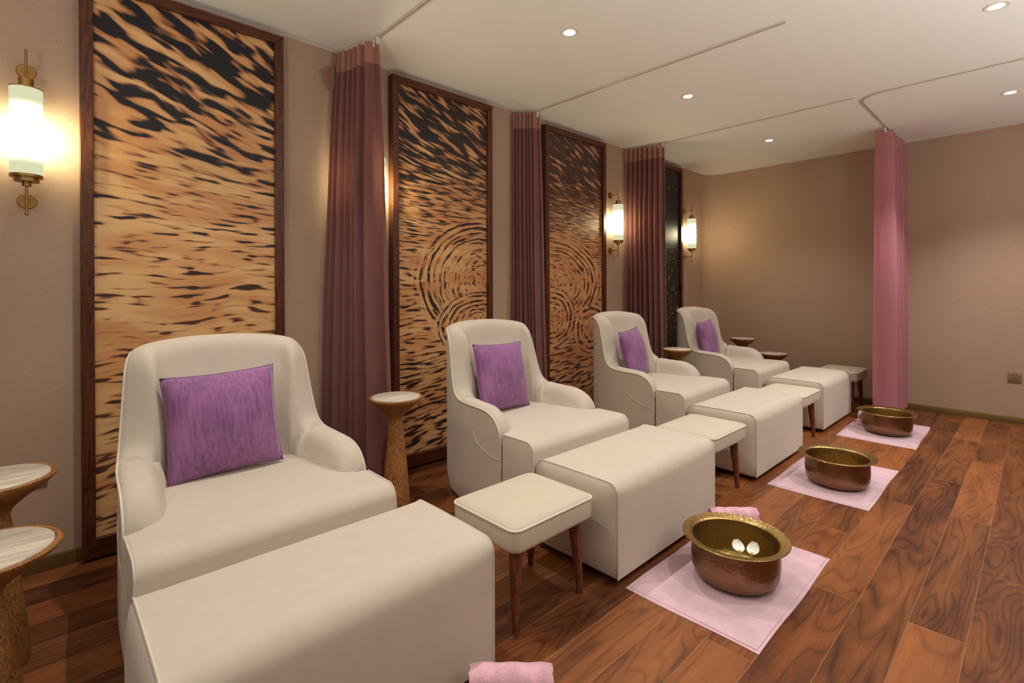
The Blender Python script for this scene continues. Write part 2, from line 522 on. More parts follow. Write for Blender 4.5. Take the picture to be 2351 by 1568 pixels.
# ------------------------------------------------------------------ ripple panels
def panel(cx, label):
    hw, zb, zt = 0.4275, 0.012, 2.592
    yf = WALL_Y - 0.058
    t = thing('framed_wall_panel', label, 'wall art', (cx, WALL_Y, zb), 0, 'ripple panels along the wall')
    side, bot, top = 0.046, 0.086, 0.046
    H = zt - zb
    def bar(x0, x1, z0, z1, mit, mat):
        """one mitred frame rail; mit: which way the ends slope"""
        return x0, x1, z0, z1
    # outer and inner rectangles in local x, z ; frame front at y=-(.058), back at 0, inner lip at -.02
    out = [(-hw, 0), (hw, 0), (hw, H), (-hw, H)]
    inn = [(-hw + side, bot), (hw - side, bot), (hw - side, H - top), (-hw + side, H - top)]
    for k in range(4):
        a, b = out[k], out[(k + 1) % 4]; c, d = inn[(k + 1) % 4], inn[k]
        V = []
        e = 0.004
        for (px, pz) in (a, b, c, d): V.append((px, 0.0, pz))
        for (px, pz) in (a, b, c, d): V.append((px, -0.058, pz))
        F = [(4, 5, 6, 7), (0, 1, 5, 4), (1, 2, 6, 5), (2, 3, 7, 6), (3, 0, 4, 7), (0, 3, 2, 1)]
        o = mesh('frame_rail', V, F, M_FRAME if k % 2 else M_FRAMEH, t, 30)
        bv = o.modifiers.new('bev', 'BEVEL'); bv.width = 0.003; bv.segments = 2
    V = [(-hw + side - .004, -0.036, bot - .004), (hw - side + .004, -0.036, bot - .004), (hw - side + .004, -0.036, H - top + .004), (-hw + side - .004, -0.036, H - top + .004)]
    mesh('print', V, [(0, 1, 2, 3)], M_ART, t, None, recalc=False)
    V2 = [(x, -0.004, z) for x, y, z in V]
    return t
M_FRAMEH = wood('dark_frame_wood_cross', (64, 30, 15), (104, 54, 29), 'X', 1.0, 0.35, 0.45)
panel(0.559, 'dark wood framed amber water print, mostly bright orange, behind the nearest armchair')
panel(2.088, 'dark wood framed amber ripple print with two ring patterns, behind the second armchair')
panel(3.540, 'dark wood framed ripple print with dark top half and big rings, left of a lit sconce')
panel(5.042, 'nearly black framed water print with small orange sparks, beside the corner')

# ------------------------------------------------------------------ armchair
ROWS = [  # outer x, outer y, piping height, inner x, inner y   (left side, front to back centre)
    (-.3885, .226, .400, -.305, .214), (-.388, .236, .468, -.294, .236), (-.387, .258, .513, -.286, .262),
    (-.386, .295, .546, -.280, .305), (-.384, .36, .568, -.274, .36), (-.380, .47, .574, -.264, .45),
    (-.373, .56, .580, -.252, .53), (-.366, .61, .592, -.245, .565), (-.359, .65, .625, -.240, .585),
    (-.351, .68, .700, -.235, .600), (-.342, .705, .800, -.228, .612), (-.332, .732, .895, -.218, .624),
    (-.316, .772, .945, -.198, .637), (-.288, .817, .963, -.168, .648), (-.226, .858, .974, -.12, .656),
    (-.120, .882, .984, -.06, .660), (0.0, .888, .987, 0.0, .660)]
NS = 6
HALF = cat(ROWS, NS)
FULL = HALF + [(-a, b, c, -d, e) for a, b, c, d, e in HALF[-2::-1]]
CUT = int(6.6 * NS)
SEAT_Z = 0.478
ZB = 0.032
def pad_section(r, crease=0.0):
    ox, oy, zt, ix, iy = r
    O = Vector((ox, oy)); I = Vector((ix, iy)); d = I - O; T = d.length; d.normalize()
    Tp = min(T, 0.118)
    z0 = SEAT_Z - 0.06
    drop = min(0.06, (zt - z0) * 0.4)
    prof = [(0.0, 0.0), (0.05 * Tp, 0.010), (0.2 * Tp, 0.017), (0.45 * Tp, 0.019), (0.68 * Tp, 0.012), (0.86 * Tp, -0.006), (0.97 * Tp, -drop * 0.55), (1.03 * Tp, -drop * 1.1)]
    pts = [(a, zt + b * (1 - crease) - crease * 0.006) for a, b in prof]
    a0, zz0 = pts[-1]
    arm = max(0.0, min(1.0, (0.66 - zt) / 0.06))
    for k in range(1, 9):
        t = k / 8
        aa = a0 + (T - a0) * t + 0.014 * math.sin(PI * t) * min(1, (zz0 - z0) / 0.3) + arm * 0.012 * math.sin(PI * t * 0.8)
        pts.append((aa, zz0 + (z0 - zz0) * t))
    return [(O.x + d.x * a, O.y + d.y * a, z) for a, z in pts]

def make_chair(label):
    t = thing('armchair', label, 'armchair', (0, 0, 0), 0, 'cream armchairs along the panel wall')
    N = len(FULL)
    # outer shell
    rows = []
    for r in FULL:
        ox, oy, zt = r[:3]
        cen = Vector((0, 0.45))
        col = []
        for k in range(11):
            f = k / 10
            z = ZB + (zt - ZB) * f
            ins = 0.02 * max(0.0, 1 - (z - ZB) / 0.07) ** 2
            v = Vector((ox, oy)); dd = (cen - v).normalized()
            col.append((ox + dd.x * ins, oy + dd.y * ins, z))
        rows.append(col)
    # turn the front edges in behind the seat sides
    first = [(x + 0.05, y + 0.004, z) for x, y, z in rows[0]]
    last = [(x - 0.05, y + 0.004, z) for x, y, z in rows[-1]]
    V, F = grid([first] + rows + [last])
    mesh('outer_shell', V, F, M_CREAM, t, 60)
    # padded arms and back
    def pad(name, i0, i1, c0, c1):
        rr = []
        for i in range(i0, i1 + 1):
            cr = 0.0
            if c0 and i - i0 < 3: cr = max(cr, 1 - (i - i0) / 2.0)
            if c1 and i1 - i < 3: cr = max(cr, 1 - (i1 - i) / 2.0)
            rr.append(pad_section(FULL[i], max(0, cr)))
        V, F = grid(rr)
        m = len(rr[0])
        for side, idx in ((0, 0), (1, len(rr) - 1)):
            if (side == 0 and not c0) or (side == 1 and not c1):
                ring = [idx * m + k for k in range(m)]
                z0 = rr[idx][-1][2]
                V.append((rr[idx][0][0], rr[idx][0][1], z0)); F.append(ring + [len(V) - 1])
        return mesh(name, V, F, M_CREAM, t, 60)
    pad('armrest', 0, CUT, False, True)
    pad('backrest', CUT, N - 1 - CUT, True, True)
    pad('armrest', N - 1 - CUT, N - 1, True, False)
    # piping along the top edge and down the arm fronts
    path = [(r[0], r[1], r[2] + 0.001) for r in FULL]
    path = [(path[0][0], path[0][1], z) for z in (0.30, 0.34, 0.37)] + path + [(path[-1][0], path[-1][1], z) for z in (0.37, 0.34, 0.30)]
    tube('piping', path, 0.0042, M_PIPE, t, 8)
    # seat block : full width ahead of the arms, narrower between them
    R = 0.050
    st = []
    for k in range(9):
        a = PI / 2 * k / 8
        st.append((R * (1 - math.cos(a)), SEAT_Z - R + R * math.sin(a)))
    for y in (0.09, 0.14, 0.19, 0.212): st.append((y, SEAT_Z))
    for y in (0.2121, 0.26, 0.35, 0.45, 0.55, 0.65, 0.70): st.append((y, SEAT_Z))
    rows = []
    for i, (y, zt) in enumerate(st):
        w = 0.3885 if y <= 0.212 else 0.345 - max(0, y - 0.25) * 0.12
        if y > 0.5: w = min(w, 0.30)
        crown = 0.012 * math.sin(PI * min(1, y / 0.7))
        ring = []
        h = zt - ZB
        for k in range(7):
            f = k / 6
            ring.append((-w - (0.016 if y <= 0.212 else 0.0) * math.sin(PI * f ** 1.6) * min(1, y / 0.06 + 0.05) * max(0.15, min(1, (0.212 - y) / 0.08)), y, ZB + (h - 0.012) * f))
        for k in range(1, 5):
            a = PI / 2 * k / 4
            ring.append((-w + 0.012 * (1 - math.cos(a)), y, zt - 0.012 + 0.012 * math.sin(a)))
        for k in range(1, 12):
            f = k / 12
            x = (-w + 0.012) + 2 * (w - 0.012) * f
            ring.append((x, y, zt + crown * (1 - (2 * f - 1) ** 4)))
        ring += [(-x, yy, z) for x, yy, z in ring[:11][::-1]]
        rows.append(ring)
    V, F = grid(rows, closed_u=True)
    m = len(rows[0])
    F.append(list(range(m))); F.append([(len(rows) - 1) * m + k for k in range(m)])
    seat = mesh('seat', V, F, M_CREAM, t, 42)
    for s in (-1, 1):
        ed = [(s * 0.3885, -0.001, z) for z in (ZB + 0.01, 0.15, 0.25, 0.35, 0.40)]
        ed += [(s * 0.3875, y - 0.0008, zt - 0.002) for y, zt in st[:13]]
        tube('seat_piping', ed, 0.0028, M_PIPE, seat, 6)
    for sx in (-0.30, 0.30):
        for sy in (0.07, 0.74 if False else 0.70):
            lathe('foot', [(0.018, 0.0), (0.022, 0.034)], M_BLACK, t, 16, (sx * (1 if sy < .5 else .75), sy, 0))
    for s in (-1, 1):
        sp = cat([(-.379, .463, .442), (-.382, .442, .414), (-.384, .412, .385), (-.386, .362, .361), (-.387, .314, .346), (-.388, .267, .340), (-.3885, .238, .340)], 4)
        tube('side_seam', [(-s * (x - 0.0005), y, z) for x, y, z in sp], 0.0018, M_PIPE, t, 6)
    return t
chair = make_chair('nearest and largest-looking cream armchair, purple cushion propped squarely on it')
chair.location = (0.565, 1.637, 0)
chair2 = dup(chair, (2.056, 1.622, 0), 0, 'second cream armchair from the front, facing the bowl with petals')
chair3 = dup(chair, (3.578, 1.682, 0), math.radians(2.0), 'third cream armchair from the front, under the sconce beside the plum curtain')
chair4 = dup(chair, (4.972, 1.704, 0), 0, 'farthest cream armchair, in the corner before the nearly black panel')

# ------------------------------------------------------------------ ottoman
def make_ottoman(label):
    t = thing('ottoman', label, 'ottoman', (0, 0, 0), 0, 'cream block ottomans in front of the armchairs')
    HW, D, H = 0.428, 0.448, 0.414
    def ring(x, sc=1.0, off=0.0):
        u = abs(x) / HW
        R = 0.045 + 0.030 * (1 - u ** 6)
        bul = 0.008 * (1 - u ** 4)
        zt = H + 0.010 * (1 - u ** 4)
        pts = []
        for z in (ZB, 0.12, 0.22, 0.30): pts.append((-bul * math.sin(PI * (z - ZB) / (H - ZB)), z))
        for k in range(9):
            a = PI / 2 * k / 8
            pts.append((R * (1 - math.cos(a)) - bul * 0.6 * (1 - k / 8), zt - R + R * math.sin(a)))
        for y in (0.15,): pts.append((y, zt + 0.002))
        full = pts + [(D - y, z) for y, z in pts[::-1]]
        cy, cz = D / 2, (H + ZB) / 2
        return [(x + off, cy + (y - cy) * sc, cz + (z - cz) * sc) for y, z in full]
    rows = []
    rows.append(ring(-HW, 0.3, -0.028)); rows.append(ring(-HW, 0.6, -0.025)); rows.append(ring(-HW, 0.8, -0.019)); rows.append(ring(-HW, 0.93, -0.009))
    xs = [-HW, -HW + 0.004, -0.41, -0.36, -0.28, -0.18, -0.07]
    xs = xs + [0.0] + [-q for q in xs[::-1]]
    for x in xs: rows.append(ring(x))
    rows.append(ring(HW, 0.93, 0.009)); rows.append(ring(HW, 0.8, 0.019)); rows.append(ring(HW, 0.6, 0.025)); rows.append(ring(HW, 0.3, 0.028))
    V, F = grid(rows, closed_u=True); m = len(rows[0])
    F.append(list(range(m))); F.append([(len(rows) - 1) * m + k for k in range(m)])
    body = mesh('upholstered_block', V, F, M_CREAM, t, 62)
    for s in (-1, 1):
        tube('seam_piping', [(p[0] + s * 0.001, p[1], p[2]) for p in ring(s * HW)], 0.0030, M_PIPE, t, 6)
    box('gap_shade_board', -HW + 0.03, HW - 0.03, 0.03, D - 0.03, 0.014, 0.036, M_BLACK, t)  # black board added to darken the gap, stands in for shade
    for sx in (-0.37, 0.37):
        for sy in (0.06, D - 0.06):
            lathe('foot', [(0.016, 0.0), (0.020, 0.036)], M_BLACK, t, 16, (sx, sy, 0))
    return t
ott = make_ottoman('nearest cream block ottoman, filling the bottom left foreground')
ott.location = (0.600, 1.176, 0)
dup(ott, (2.105, 1.160, 0), 0, 'cream block ottoman between the front stool and the bowl with petals')
dup(ott, (3.632, 1.202, 0), 0, 'third cream block ottoman from the front, before the third armchair')
dup(ott, (5.112, 1.229, 0), 0, 'farthest cream block ottoman, nearest the pink curtain')

# ------------------------------------------------------------------ stools
def rrect(hw, hd, r, n=6):
    pts = []
    for cx, cy, a0 in ((hw - r, hd - r, 0), (-hw + r, hd - r, PI / 2), (-hw + r, -hd + r, PI), (hw - r, -hd + r, 1.5 * PI)):
        for k in range(n + 1):
            a = a0 + PI / 2 * k / n
            pts.append((cx + r * math.cos(a), cy + r * math.sin(a)))
    # add points along the straight sides
    out = []
    for i, p in enumerate(pts):
        q = pts[(i + 1) % len(pts)]
        out.append(p)
        if math.hypot(q[0] - p[0], q[1] - p[1]) > 0.1:
            for k in range(1, 6): out.append((p[0] + (q[0] - p[0]) * k / 6, p[1] + (q[1] - p[1]) * k / 6))
    return out
def make_stool(label):
    t = thing('footstool', label, 'stool', (0, 0, 0), 0, 'low ivory stools beside the ottomans')
    hw, hd, z0, z1 = 0.2185, 0.178, 0.298, 0.380
    base = rrect(hw, hd, 0.035)
    rows = []
    for sc, z in ((0.93, z0), (0.975, z0 + 0.002), (0.993, z0 + 0.008), (1.0, z0 + 0.02), (1.003, z0 + 0.05), (1.0, z1 - 0.006), (0.992, z1), (0.97, z1 + 0.006), (0.88, z1 + 0.012), (0.7, z1 + 0.017), (0.4, z1 + 0.02), (0.1, z1 + 0.021)):
        rows.append([(x * sc, y * sc, z) for x, y in base])
    V, F = grid(rows, closed_u=True); m = len(base)
    F.append(list(range(m))); F.append([(len(rows) - 1) * m + k for k in range(m)])
    cu = mesh('cushion', V, F, M_STOOL, t, 60)
    tube('piping', [(x * 1.0, y * 1.0, z1 - 0.002) for x, y in base], 0.0042, M_PIPE, cu, 8, True)
    for sx in (-1, 1):
        for sy in (-1, 1):
            tube('leg', [(sx * 0.158, sy * 0.117, 0.303), (sx * 0.168, sy * 0.128, 0.15), (sx * 0.176, sy * 0.137, 0.0)], 0.0255, M_LEG, t, 16, False, lambda f: 1 - 0.52 * f)
    return t
st = make_stool('nearest ivory stool with brown wooden legs, between the two nearest ottomans')
st.location = (1.372, 1.388, 0)
dup(st, (2.865, 1.388, 0), 0, 'ivory stool wedged between the second and third ottomans')
dup(st, (4.350, 1.394, 0), 0, 'ivory stool wedged between the third and farthest ottomans')
dup(st, (5.862, 1.380, 0), 0, 'farthest ivory stool, partly hidden between last ottoman and pink curtain')

# ------------------------------------------------------------------ cushions
def make_cushion(label):
    t = thing('cushion', label, 'cushion', (0, 0, 0), 0, 'purple cushions on the armchairs')
    n = 22; S = 0.198; TH = 0.062
    V, F = [], []
    def pt(i, j, s):
        u = -1 + 2 * i / n; v = -1 + 2 * j / n
        pin = 1 - 0.055 * (1 - abs(u) ** 2.2) * abs(v) ** 6
        pin2 = 1 - 0.055 * (1 - abs(v) ** 2.2) * abs(u) ** 6
        h = ((1 - abs(u) ** 2.6) * (1 - abs(v) ** 2.6)) ** 0.62
        h *= 1 + 0.10 * math.sin(2.1 * u + 1.7 * v + 0.6) + 0.05 * math.sin(5 * u - 3 * v)
        return (u * S * pin2, s * TH * h, v * S * pin + S)
    idx = {}
    for s in (-1, 1):
        for i in range(n + 1):
            for j in range(n + 1):
                edge = i in (0, n) or j in (0, n)
                key = (i, j, 0 if edge else s)
                if key not in idx:
                    idx[key] = len(V); V.append(pt(i, j, s))
        for i in range(n):
            for j in range(n):
                q = [(i, j), (i + 1, j), (i + 1, j + 1), (i, j + 1)]
                F.append([idx[(a, b, 0 if (a in (0, n) or b in (0, n)) else s)] for a, b in q])
    cov = mesh('cover', V, F, M_PURPLE, t, None)
    ed = [(i, 0) for i in range(n)] + [(n, j) for j in range(n)] + [(n - i, n) for i in range(n)] + [(0, n - j) for j in range(n)]
    tube('edge_seam', [V[idx[(a, b, 0)]] for a, b in ed], 0.0016, M_PURSEAM, t, 6, True)
    return t
cu = make_cushion('purple slub cushion on the nearest armchair, largest of the four')
CZ = SEAT_Z + 0.012
def place_cushion(o, x, y, rz, tilt, roll=0.0):
    o.location = (x, y, CZ); o.rotation_euler = (tilt, roll, rz)
place_cushion(cu, 0.532, 2.165, math.radians(-4), math.radians(-13), math.radians(-2.5))
place_cushion(dup(cu, (0, 0, 0), 0, 'purple cushion on the second armchair from the front'), 1.988, 2.150, math.radians(2), math.radians(-13), math.radians(1.5))
place_cushion(dup(cu, (0, 0, 0), 0, 'purple cushion on the third armchair, one corner pointing up'), 3.475, 2.185, math.radians(12), math.radians(-14), math.radians(-4))
place_cushion(dup(cu, (0, 0, 0), 0, 'purple cushion on the farthest armchair, smallest in view'), 4.85, 2.235, math.radians(6), math.radians(-12), math.radians(-3))

# ------------------------------------------------------------------ side tables
def make_table(label, R, H, loc, group):
    t = thing('side_table', label, 'side table', loc, 0, group)
    k = R / 0.146
    prof = [(0.0, 0.0), (0.078 * k, 0.0), (0.080 * k, 0.006), (0.074 * k, H * 0.2), (0.062 * k, H * 0.42), (0.050 * k, H * 0.60), (0.041 * k, H - 0.155),
            (0.037 * k, H - 0.128), (0.038 * k, H - 0.112), (0.046 * k, H - 0.096), (0.075 * k, H - 0.068), (0.112 * k, H - 0.040), (0.136 * k, H - 0.020), (0.144 * k, H - 0.010), (0.146 * k, H - 0.003),
            (0.143 * k, H + 0.001), (0.134 * k, H), (0.132 * k, H - 0.006), (0.0, H - 0.006)]
    lathe('pedestal', prof, M_TABLE, t, 64, sharp=50)
    lathe('stone_top', [(0.0, H - 0.0055), (0.131 * k, H - 0.0055), (0.131 * k, H + 0.001), (0.129 * k, H + 0.003), (0.0, H + 0.003)], M_STONE, t, 64, sharp=50)
    return t
G1 = 'round pedestal side tables'
make_table('taller wooden pedestal table with pale stone top, at left edge near the wall', 0.150, 0.600, (-0.108, 2.285, 0), G1)
make_table('lower wooden pedestal table with pale stone top, at the bottom left edge', 0.165, 0.500, (-0.118, 1.935, 0), G1)
make_table('wooden pedestal table standing between the two nearest armchairs', 0.1365, 0.640, (1.345, 2.305, 0), G1)
make_table('wooden pedestal table showing between the two farthest armchairs', 0.1365, 0.640, (4.268, 2.300, 0), G1)
make_table('taller pedestal table behind the farthest armchair, in the corner', 0.1365, 0.640, (5.690, 2.286, 0), G1)
make_table('lower pedestal table peeking past the right arm of the farthest armchair', 0.150, 0.500, (5.715, 1.975, 0), G1)

# ------------------------------------------------------------------ bowls, towels, petals
def make_bowl(label):
    t = thing('foot_bowl', label, 'bowl', (0, 0, 0), 0, 'hammered brass foot bowls on the pink mats')
    H = 0.175
    prof = [(0.0, 0.0), (0.120, 0.0), (0.140, 0.006), (0.158, 0.022), (0.167, 0.045), (0.170, 0.085), (0.169, 0.125), (0.167, 0.150), (0.168, 0.160), (0.176, 0.165), (0.202, 0.172), (0.205, 0.1745), (0.203, 0.177),
            (0.178, 0.170), (0.168, 0.168), (0.1655, 0.160), (0.164, 0.125), (0.166, 0.085), (0.162, 0.046), (0.153, 0.026), (0.138, 0.012), (0.0, 0.008)]
    lathe('basin', prof[:9] + prof[14:], None, t, 96, sharp=50, mats=[M_COPPER, M_BOWL], fm=[0] * 9 + [1] * 9)
    lathe('rim', [(0.1675, 0.158), (0.169, 0.162), (0.176, 0.166), (0.202, 0.172), (0.205, 0.1745), (0.203, 0.177), (0.178, 0.171), (0.168, 0.169), (0.164, 0.164)], M_BOWL, t, 96, sharp=50, close=True)
    return t
MZ = 0.007
b1 = make_bowl('nearest brass bowl, holding water with white petals, on a pink mat')
b1.location = (2.082, 0.868, MZ)
dup(b1, (3.535, 0.856, MZ), 0.4, 'middle brass bowl on a pink mat')
dup(b1, (5.068, 0.872, MZ), 1.1, 'farthest brass bowl, on a pink mat before the pink curtain')
w = lathe('water', [(0.0, 0.0), (0.1655, 0.0)], M_WATER, None, 64, (2.082, 0.868, MZ + 0.078))
tag(w, 'clear water in the nearest brass bowl', 'water', None, 'stuff')

def make_petal(label, loc, rz, tilt):
    t = thing('petal', label, 'petal', loc, rz, 'white petals floating in the nearest bowl')
    t.rotation_euler = (tilt, 0, rz); t.scale = (0.84, 0.84, 0.84)
    n = 14; V, F = [], []
    rows = []
    for i in range(n + 1):
        u = i / n
        wd = 0.029 * math.sin(PI * (0.05 + 0.93 * u ** 0.9)) ** 0.55
        row = []
        for j in range(11):
            v = -1 + 2 * j / 10
            row.append((v * wd, u * 0.062, 0.003 + 0.010 * v * v + 0.007 * (2 * u - 1) ** 2))
        rows.append(row)
    V, F = grid(rows)
    o = mesh('petal_blade', V, F, M_PETAL, t, None, recalc=False)
    so = o.modifiers.new('thick', 'SOLIDIFY'); so.thickness = 0.0012
    lathe('petal_base', [(0.0, 0.0), (0.008, 0.002), (0.009, 0.006), (0.005, 0.010), (0.0, 0.012)], M_STAMEN, t, 14, (0, 0.004, 0.002))
    return t
PZ = MZ + 0.080
make_petal('white petal floating in the nearest bowl, left of its pair', (2.132, 0.868, PZ), math.radians(-42), 0.6)
make_petal('white petal floating in the nearest bowl, right of its pair', (2.150, 0.826, PZ), math.radians(-92), 0.75)

def make_mat(label, x0, x1, y0, y1, loc, rz):
    t = thing('bath_mat', label, 'bath mat', loc, rz, 'pink towelling mats under the bowls')
    hx, hy = (x1 - x0) / 2, (y1 - y0) / 2
    NX, NY = 40, 26
    rows = []
    rnd = random.Random(int(loc[0] * 100))
    ph = [rnd.random() * 6 for _ in range(4)]
    def pt(i, j, top):
        u = -1 + 2 * i / NX; v = -1 + 2 * j / NY
        x = u * hx + 0.003 * math.sin(v * 3 + ph[0]); y = v * hy + 0.003 * math.sin(u * 4 + ph[1])
        e = min((1 - abs(u)) * hx, (1 - abs(v)) * hy)
        h = 0.0058 + 0.0006 * math.sin(x * 17 + ph[2]) * math.sin(y * 13 + ph[3])
        if e < 0.020: h = 0.0052
        if e < 1e-6: h = 0.0025
        return (x, y, h if top else 0.0005)
    for i in range(NX + 1): rows.append([pt(i, j, True) for j in range(NY + 1)])
    V, F = grid(rows)
    base = len(V)
    rows2 = [[pt(i, j, False) for j in range(NY + 1)] for i in range(NX + 1)]
    V2, F2 = grid(rows2)
    V += V2; F += [tuple(q + base for q in f[::-1]) for f in F2]
    m = NY + 1
    per = [i * m for i in range(NX)] + [NX * m + j for j in range(NY)] + [(NX - i) * m + NY for i in range(NX)] + [NY - j for j in range(NY)]
    for a, b in zip(per, per[1:] + per[:1]): F.append((a, b, b + base, a + base))
    mesh('terry_field', V, F, M_PINK, t, 70)
    ins = 0.013
    q = [(-hx + ins, -hy + ins), (hx - ins, -hy + ins), (hx - ins, hy - ins), (-hx + ins, hy - ins)]
    tube('hem_stitch', [(a, b, 0.0053) for a, b in q], 0.0011, M_HEM, t, 6, True)
    return t
M_HEM = fabric('pink_hem', (214, 172, 186), 0.05, 0.2)
make_mat('pink mat under the nearest brass bowl', 0, 0.83, 0, 0.508, (2.115, 0.888, 0), math.radians(0.4))
make_mat('pink mat under the middle brass bowl', 0, 0.845, 0, 0.515, (3.645, 0.895, 0), math.radians(0.3))
make_mat('pink mat under the farthest brass bowl', 0, 0.845, 0, 0.51, (5.122, 0.898, 0), math.radians(0.9))

def make_roll(label, loc, rz, length=0.22, r=0.044):
    t = thing('rolled_towel', label, 'towel', loc, rz, 'rolled pink hand towels')
    # spiral profile swept along x, softened at the ends
    prof = []
    turns = 2.6; n = 70
    for k in range(n + 1):
        a = turns * 2 * PI * k / n
        rr = 0.010 + (r - 0.010) * k / n
        prof.append((rr * math.cos(a), rr * math.sin(a) * 0.92))
    th = 0.010
    ring = []
    for k, (y, z) in enumerate(prof): ring.append((y, z))
    for k in range(n, -1, -1):
        y, z = prof[k]; L = math.hypot(y, z); s = max(0.1, (L - th) / L)
        ring.append((y * s, z * s))
    rows = []
    for i in range(15):
        u = -1 + 2 * i / 14
        e = 1 - 0.05 * abs(u) ** 10
        rows.append([(u * length / 2 + 0.003 * math.sin(9 * y / r + 4 * z / r), y * e, r * 0.92 + z * e + 0.0015 * math.sin(u * 9 + y * 60)) for y, z in ring])
    V, F = grid(rows, closed_u=True)
    m = len(ring); h = m // 2
    for base in (0, 14 * m):
        for k in range(n):
            F.append((base + k, base + k + 1, base + m - 2 - k, base + m - 1 - k))
    mesh('towel_roll', V, F, M_ROLL, t, 70)
    lathe('roll_core', [(0.0, -length / 2 + 0.004), (r * 0.9, -length / 2 + 0.005), (r * 0.9, length / 2 - 0.005), (0.0, length / 2 - 0.004)], M_ROLL, t, 24).rotation_euler = (0, PI / 2, 0)
    t.children[-1].location = (0, 0, r * 0.90)
    return t
make_roll('rolled pink towel at the bottom edge, in front of the nearest ottoman', (0.975, 1.040, 0.0), math.radians(-44), 0.235, 0.047)
make_roll('rolled pink towel half hidden behind the bowl with petals', (2.462, 1.036, MZ + 0.005), math.radians(-44), 0.225, 0.043)
make_roll('rolled pink towel peeking out left of the farthest bowl', (5.245, 1.075, MZ + 0.005), math.radians(10), 0.20, 0.040)

# ------------------------------------------------------------------ sconces
def make_sconce(label, x):
    t = thing('wall_sconce', label, 'wall lamp', (x, WALL_Y, 0), 0, 'cylindrical glass wall sconces')
    y = -0.10
    lathe('glass_shade', [(0.0, 1.668), (0.0505, 1.668), (0.0505, 2.014), (0.0, 2.014)], M_SHADE, t, 48, (0, y, 0), sharp=40)
    lathe('top_cap', [(0.0, 2.0145), (0.0515, 2.0145), (0.0515, 2.018), (0.024, 2.018), (0.024, 2.056), (0.0, 2.056)], M_BRASSD, t, 40, (0, y, 0), sharp=40)
    lathe('bottom_cap', [(0.0, 1.622), (0.015, 1.622), (0.015, 1.640), (0.040, 1.640), (0.040, 1.656), (0.0515, 1.657), (0.0515, 1.6675), (0.0, 1.6675)], M_BRASSD, t, 40, (0, y, 0), sharp=40)
    tube('rod', [(0, y, 2.05), (0, y, 2.178)], 0.0046, M_BRASSD, t, 12)
    rb = tube('rod', [(0, y, 1.63), (0, y, 1.515)], 0.0046, M_BRASSD, t, 12)
    lathe('finial', [(0.0, 1.502), (0.006, 1.505), (0.0075, 1.510), (0.006, 1.516), (0.0, 1.519)], M_BRASSD, rb, 16, (0, y, 0))
    for z in (2.116, 1.573):
        p = lathe('wall_plate', [(0.0, 0.0), (0.031, 0.0), (0.031, 0.005), (0.029, 0.007), (0.0, 0.007)], M_BRASSD, t, 40)
        p.rotation_euler = (PI / 2, 0, 0); p.location = (0, 0, z)
        tube('bracket_arm', [(0, -0.004, z), (0, y, z)], 0.0046, M_BRASSD, t, 12)
        a = lathe('plate_screw', [(0.0, 0.0), (0.003, 0.0), (0.003, 0.002), (0.0, 0.003)], M_BRASSD, p, 10, (0.012, 0.0, 0.007))
    return t
make_sconce('lit brass wall sconce at the far left, beside the nearest framed panel', -0.036)
make_sconce('lit brass wall sconce almost wholly hidden behind the nearest plum curtain', 1.528)
make_sconce('lit brass wall sconce between the third panel and a plum curtain', 4.100)
make_sconce('lit brass wall sconce right of the nearly black panel, near the corner', 5.590)

# ------------------------------------------------------------------ curtain tracks and curtains
def ribbon(pts, w, z0, z1):
    V, F = [], []
    N = len(pts)
    for i, (x, y) in enumerate(pts):
        a = pts[max(0, i - 1)]; b = pts[min(N - 1, i + 1)]
        d = Vector((b[0] - a[0], b[1] - a[1])).normalized(); nx, ny = -d.y, d.x
        for s, z in ((-1, z0), (1, z0), (1, z1), (-1, z1)):
            V.append((x + nx * s * w / 2, y + ny * s * w / 2, z))
    for i in range(N - 1):
        for k in range(4):
            l = (k + 1) % 4
            F.append((i * 4 + k, i * 4 + l, (i + 1) * 4 + l, (i + 1) * 4 + k))
    F.append((0, 1, 2, 3)); F.append(tuple((N - 1) * 4 + k for k in range(4)))
    return V, F
def make_track(label, pts):
    t = thing('curtain_track', label, 'curtain rail', (pts[0][0], pts[0][1], CEIL), 0, 'white curtain rails on the ceiling')
    lp = [(x - pts[0][0], y - pts[0][1]) for x, y in pts]
    V, F = ribbon(lp, 0.020, -0.010, 0.0)
    mesh('rail', V, F, M_TRACK, t, 30)
    V, F = ribbon(lp, 0.004, -0.0104, -0.008)
    mesh('rail_groove', V, F, M_TRACKD, t, 30)
    return t
make_track('white ceiling curtain rail above the nearest plum curtain', [(1.400, 2.90), (1.400, 0.94)])
make_track('white ceiling curtain rail above the second plum curtain', [(2.908, 2.90), (2.908, 0.94)])
make_track('white ceiling curtain rail above the third plum curtain', [(4.452, 2.90), (4.446, 0.965)])
bend = [(6.15, 0.945), (5.0, 0.945), (4.62, 0.945)]
for k in range(1, 10):
    a = PI / 2 * k / 9
    bend.append((4.62 - 0.17 * math.sin(a), 0.945 - 0.17 * (1 - math.cos(a))))
bend += [(4.452, 0.3), (4.458, -0.3), (4.46, -1.6)]
make_track('white bent ceiling rail turning a corner above the pink curtain', bend)

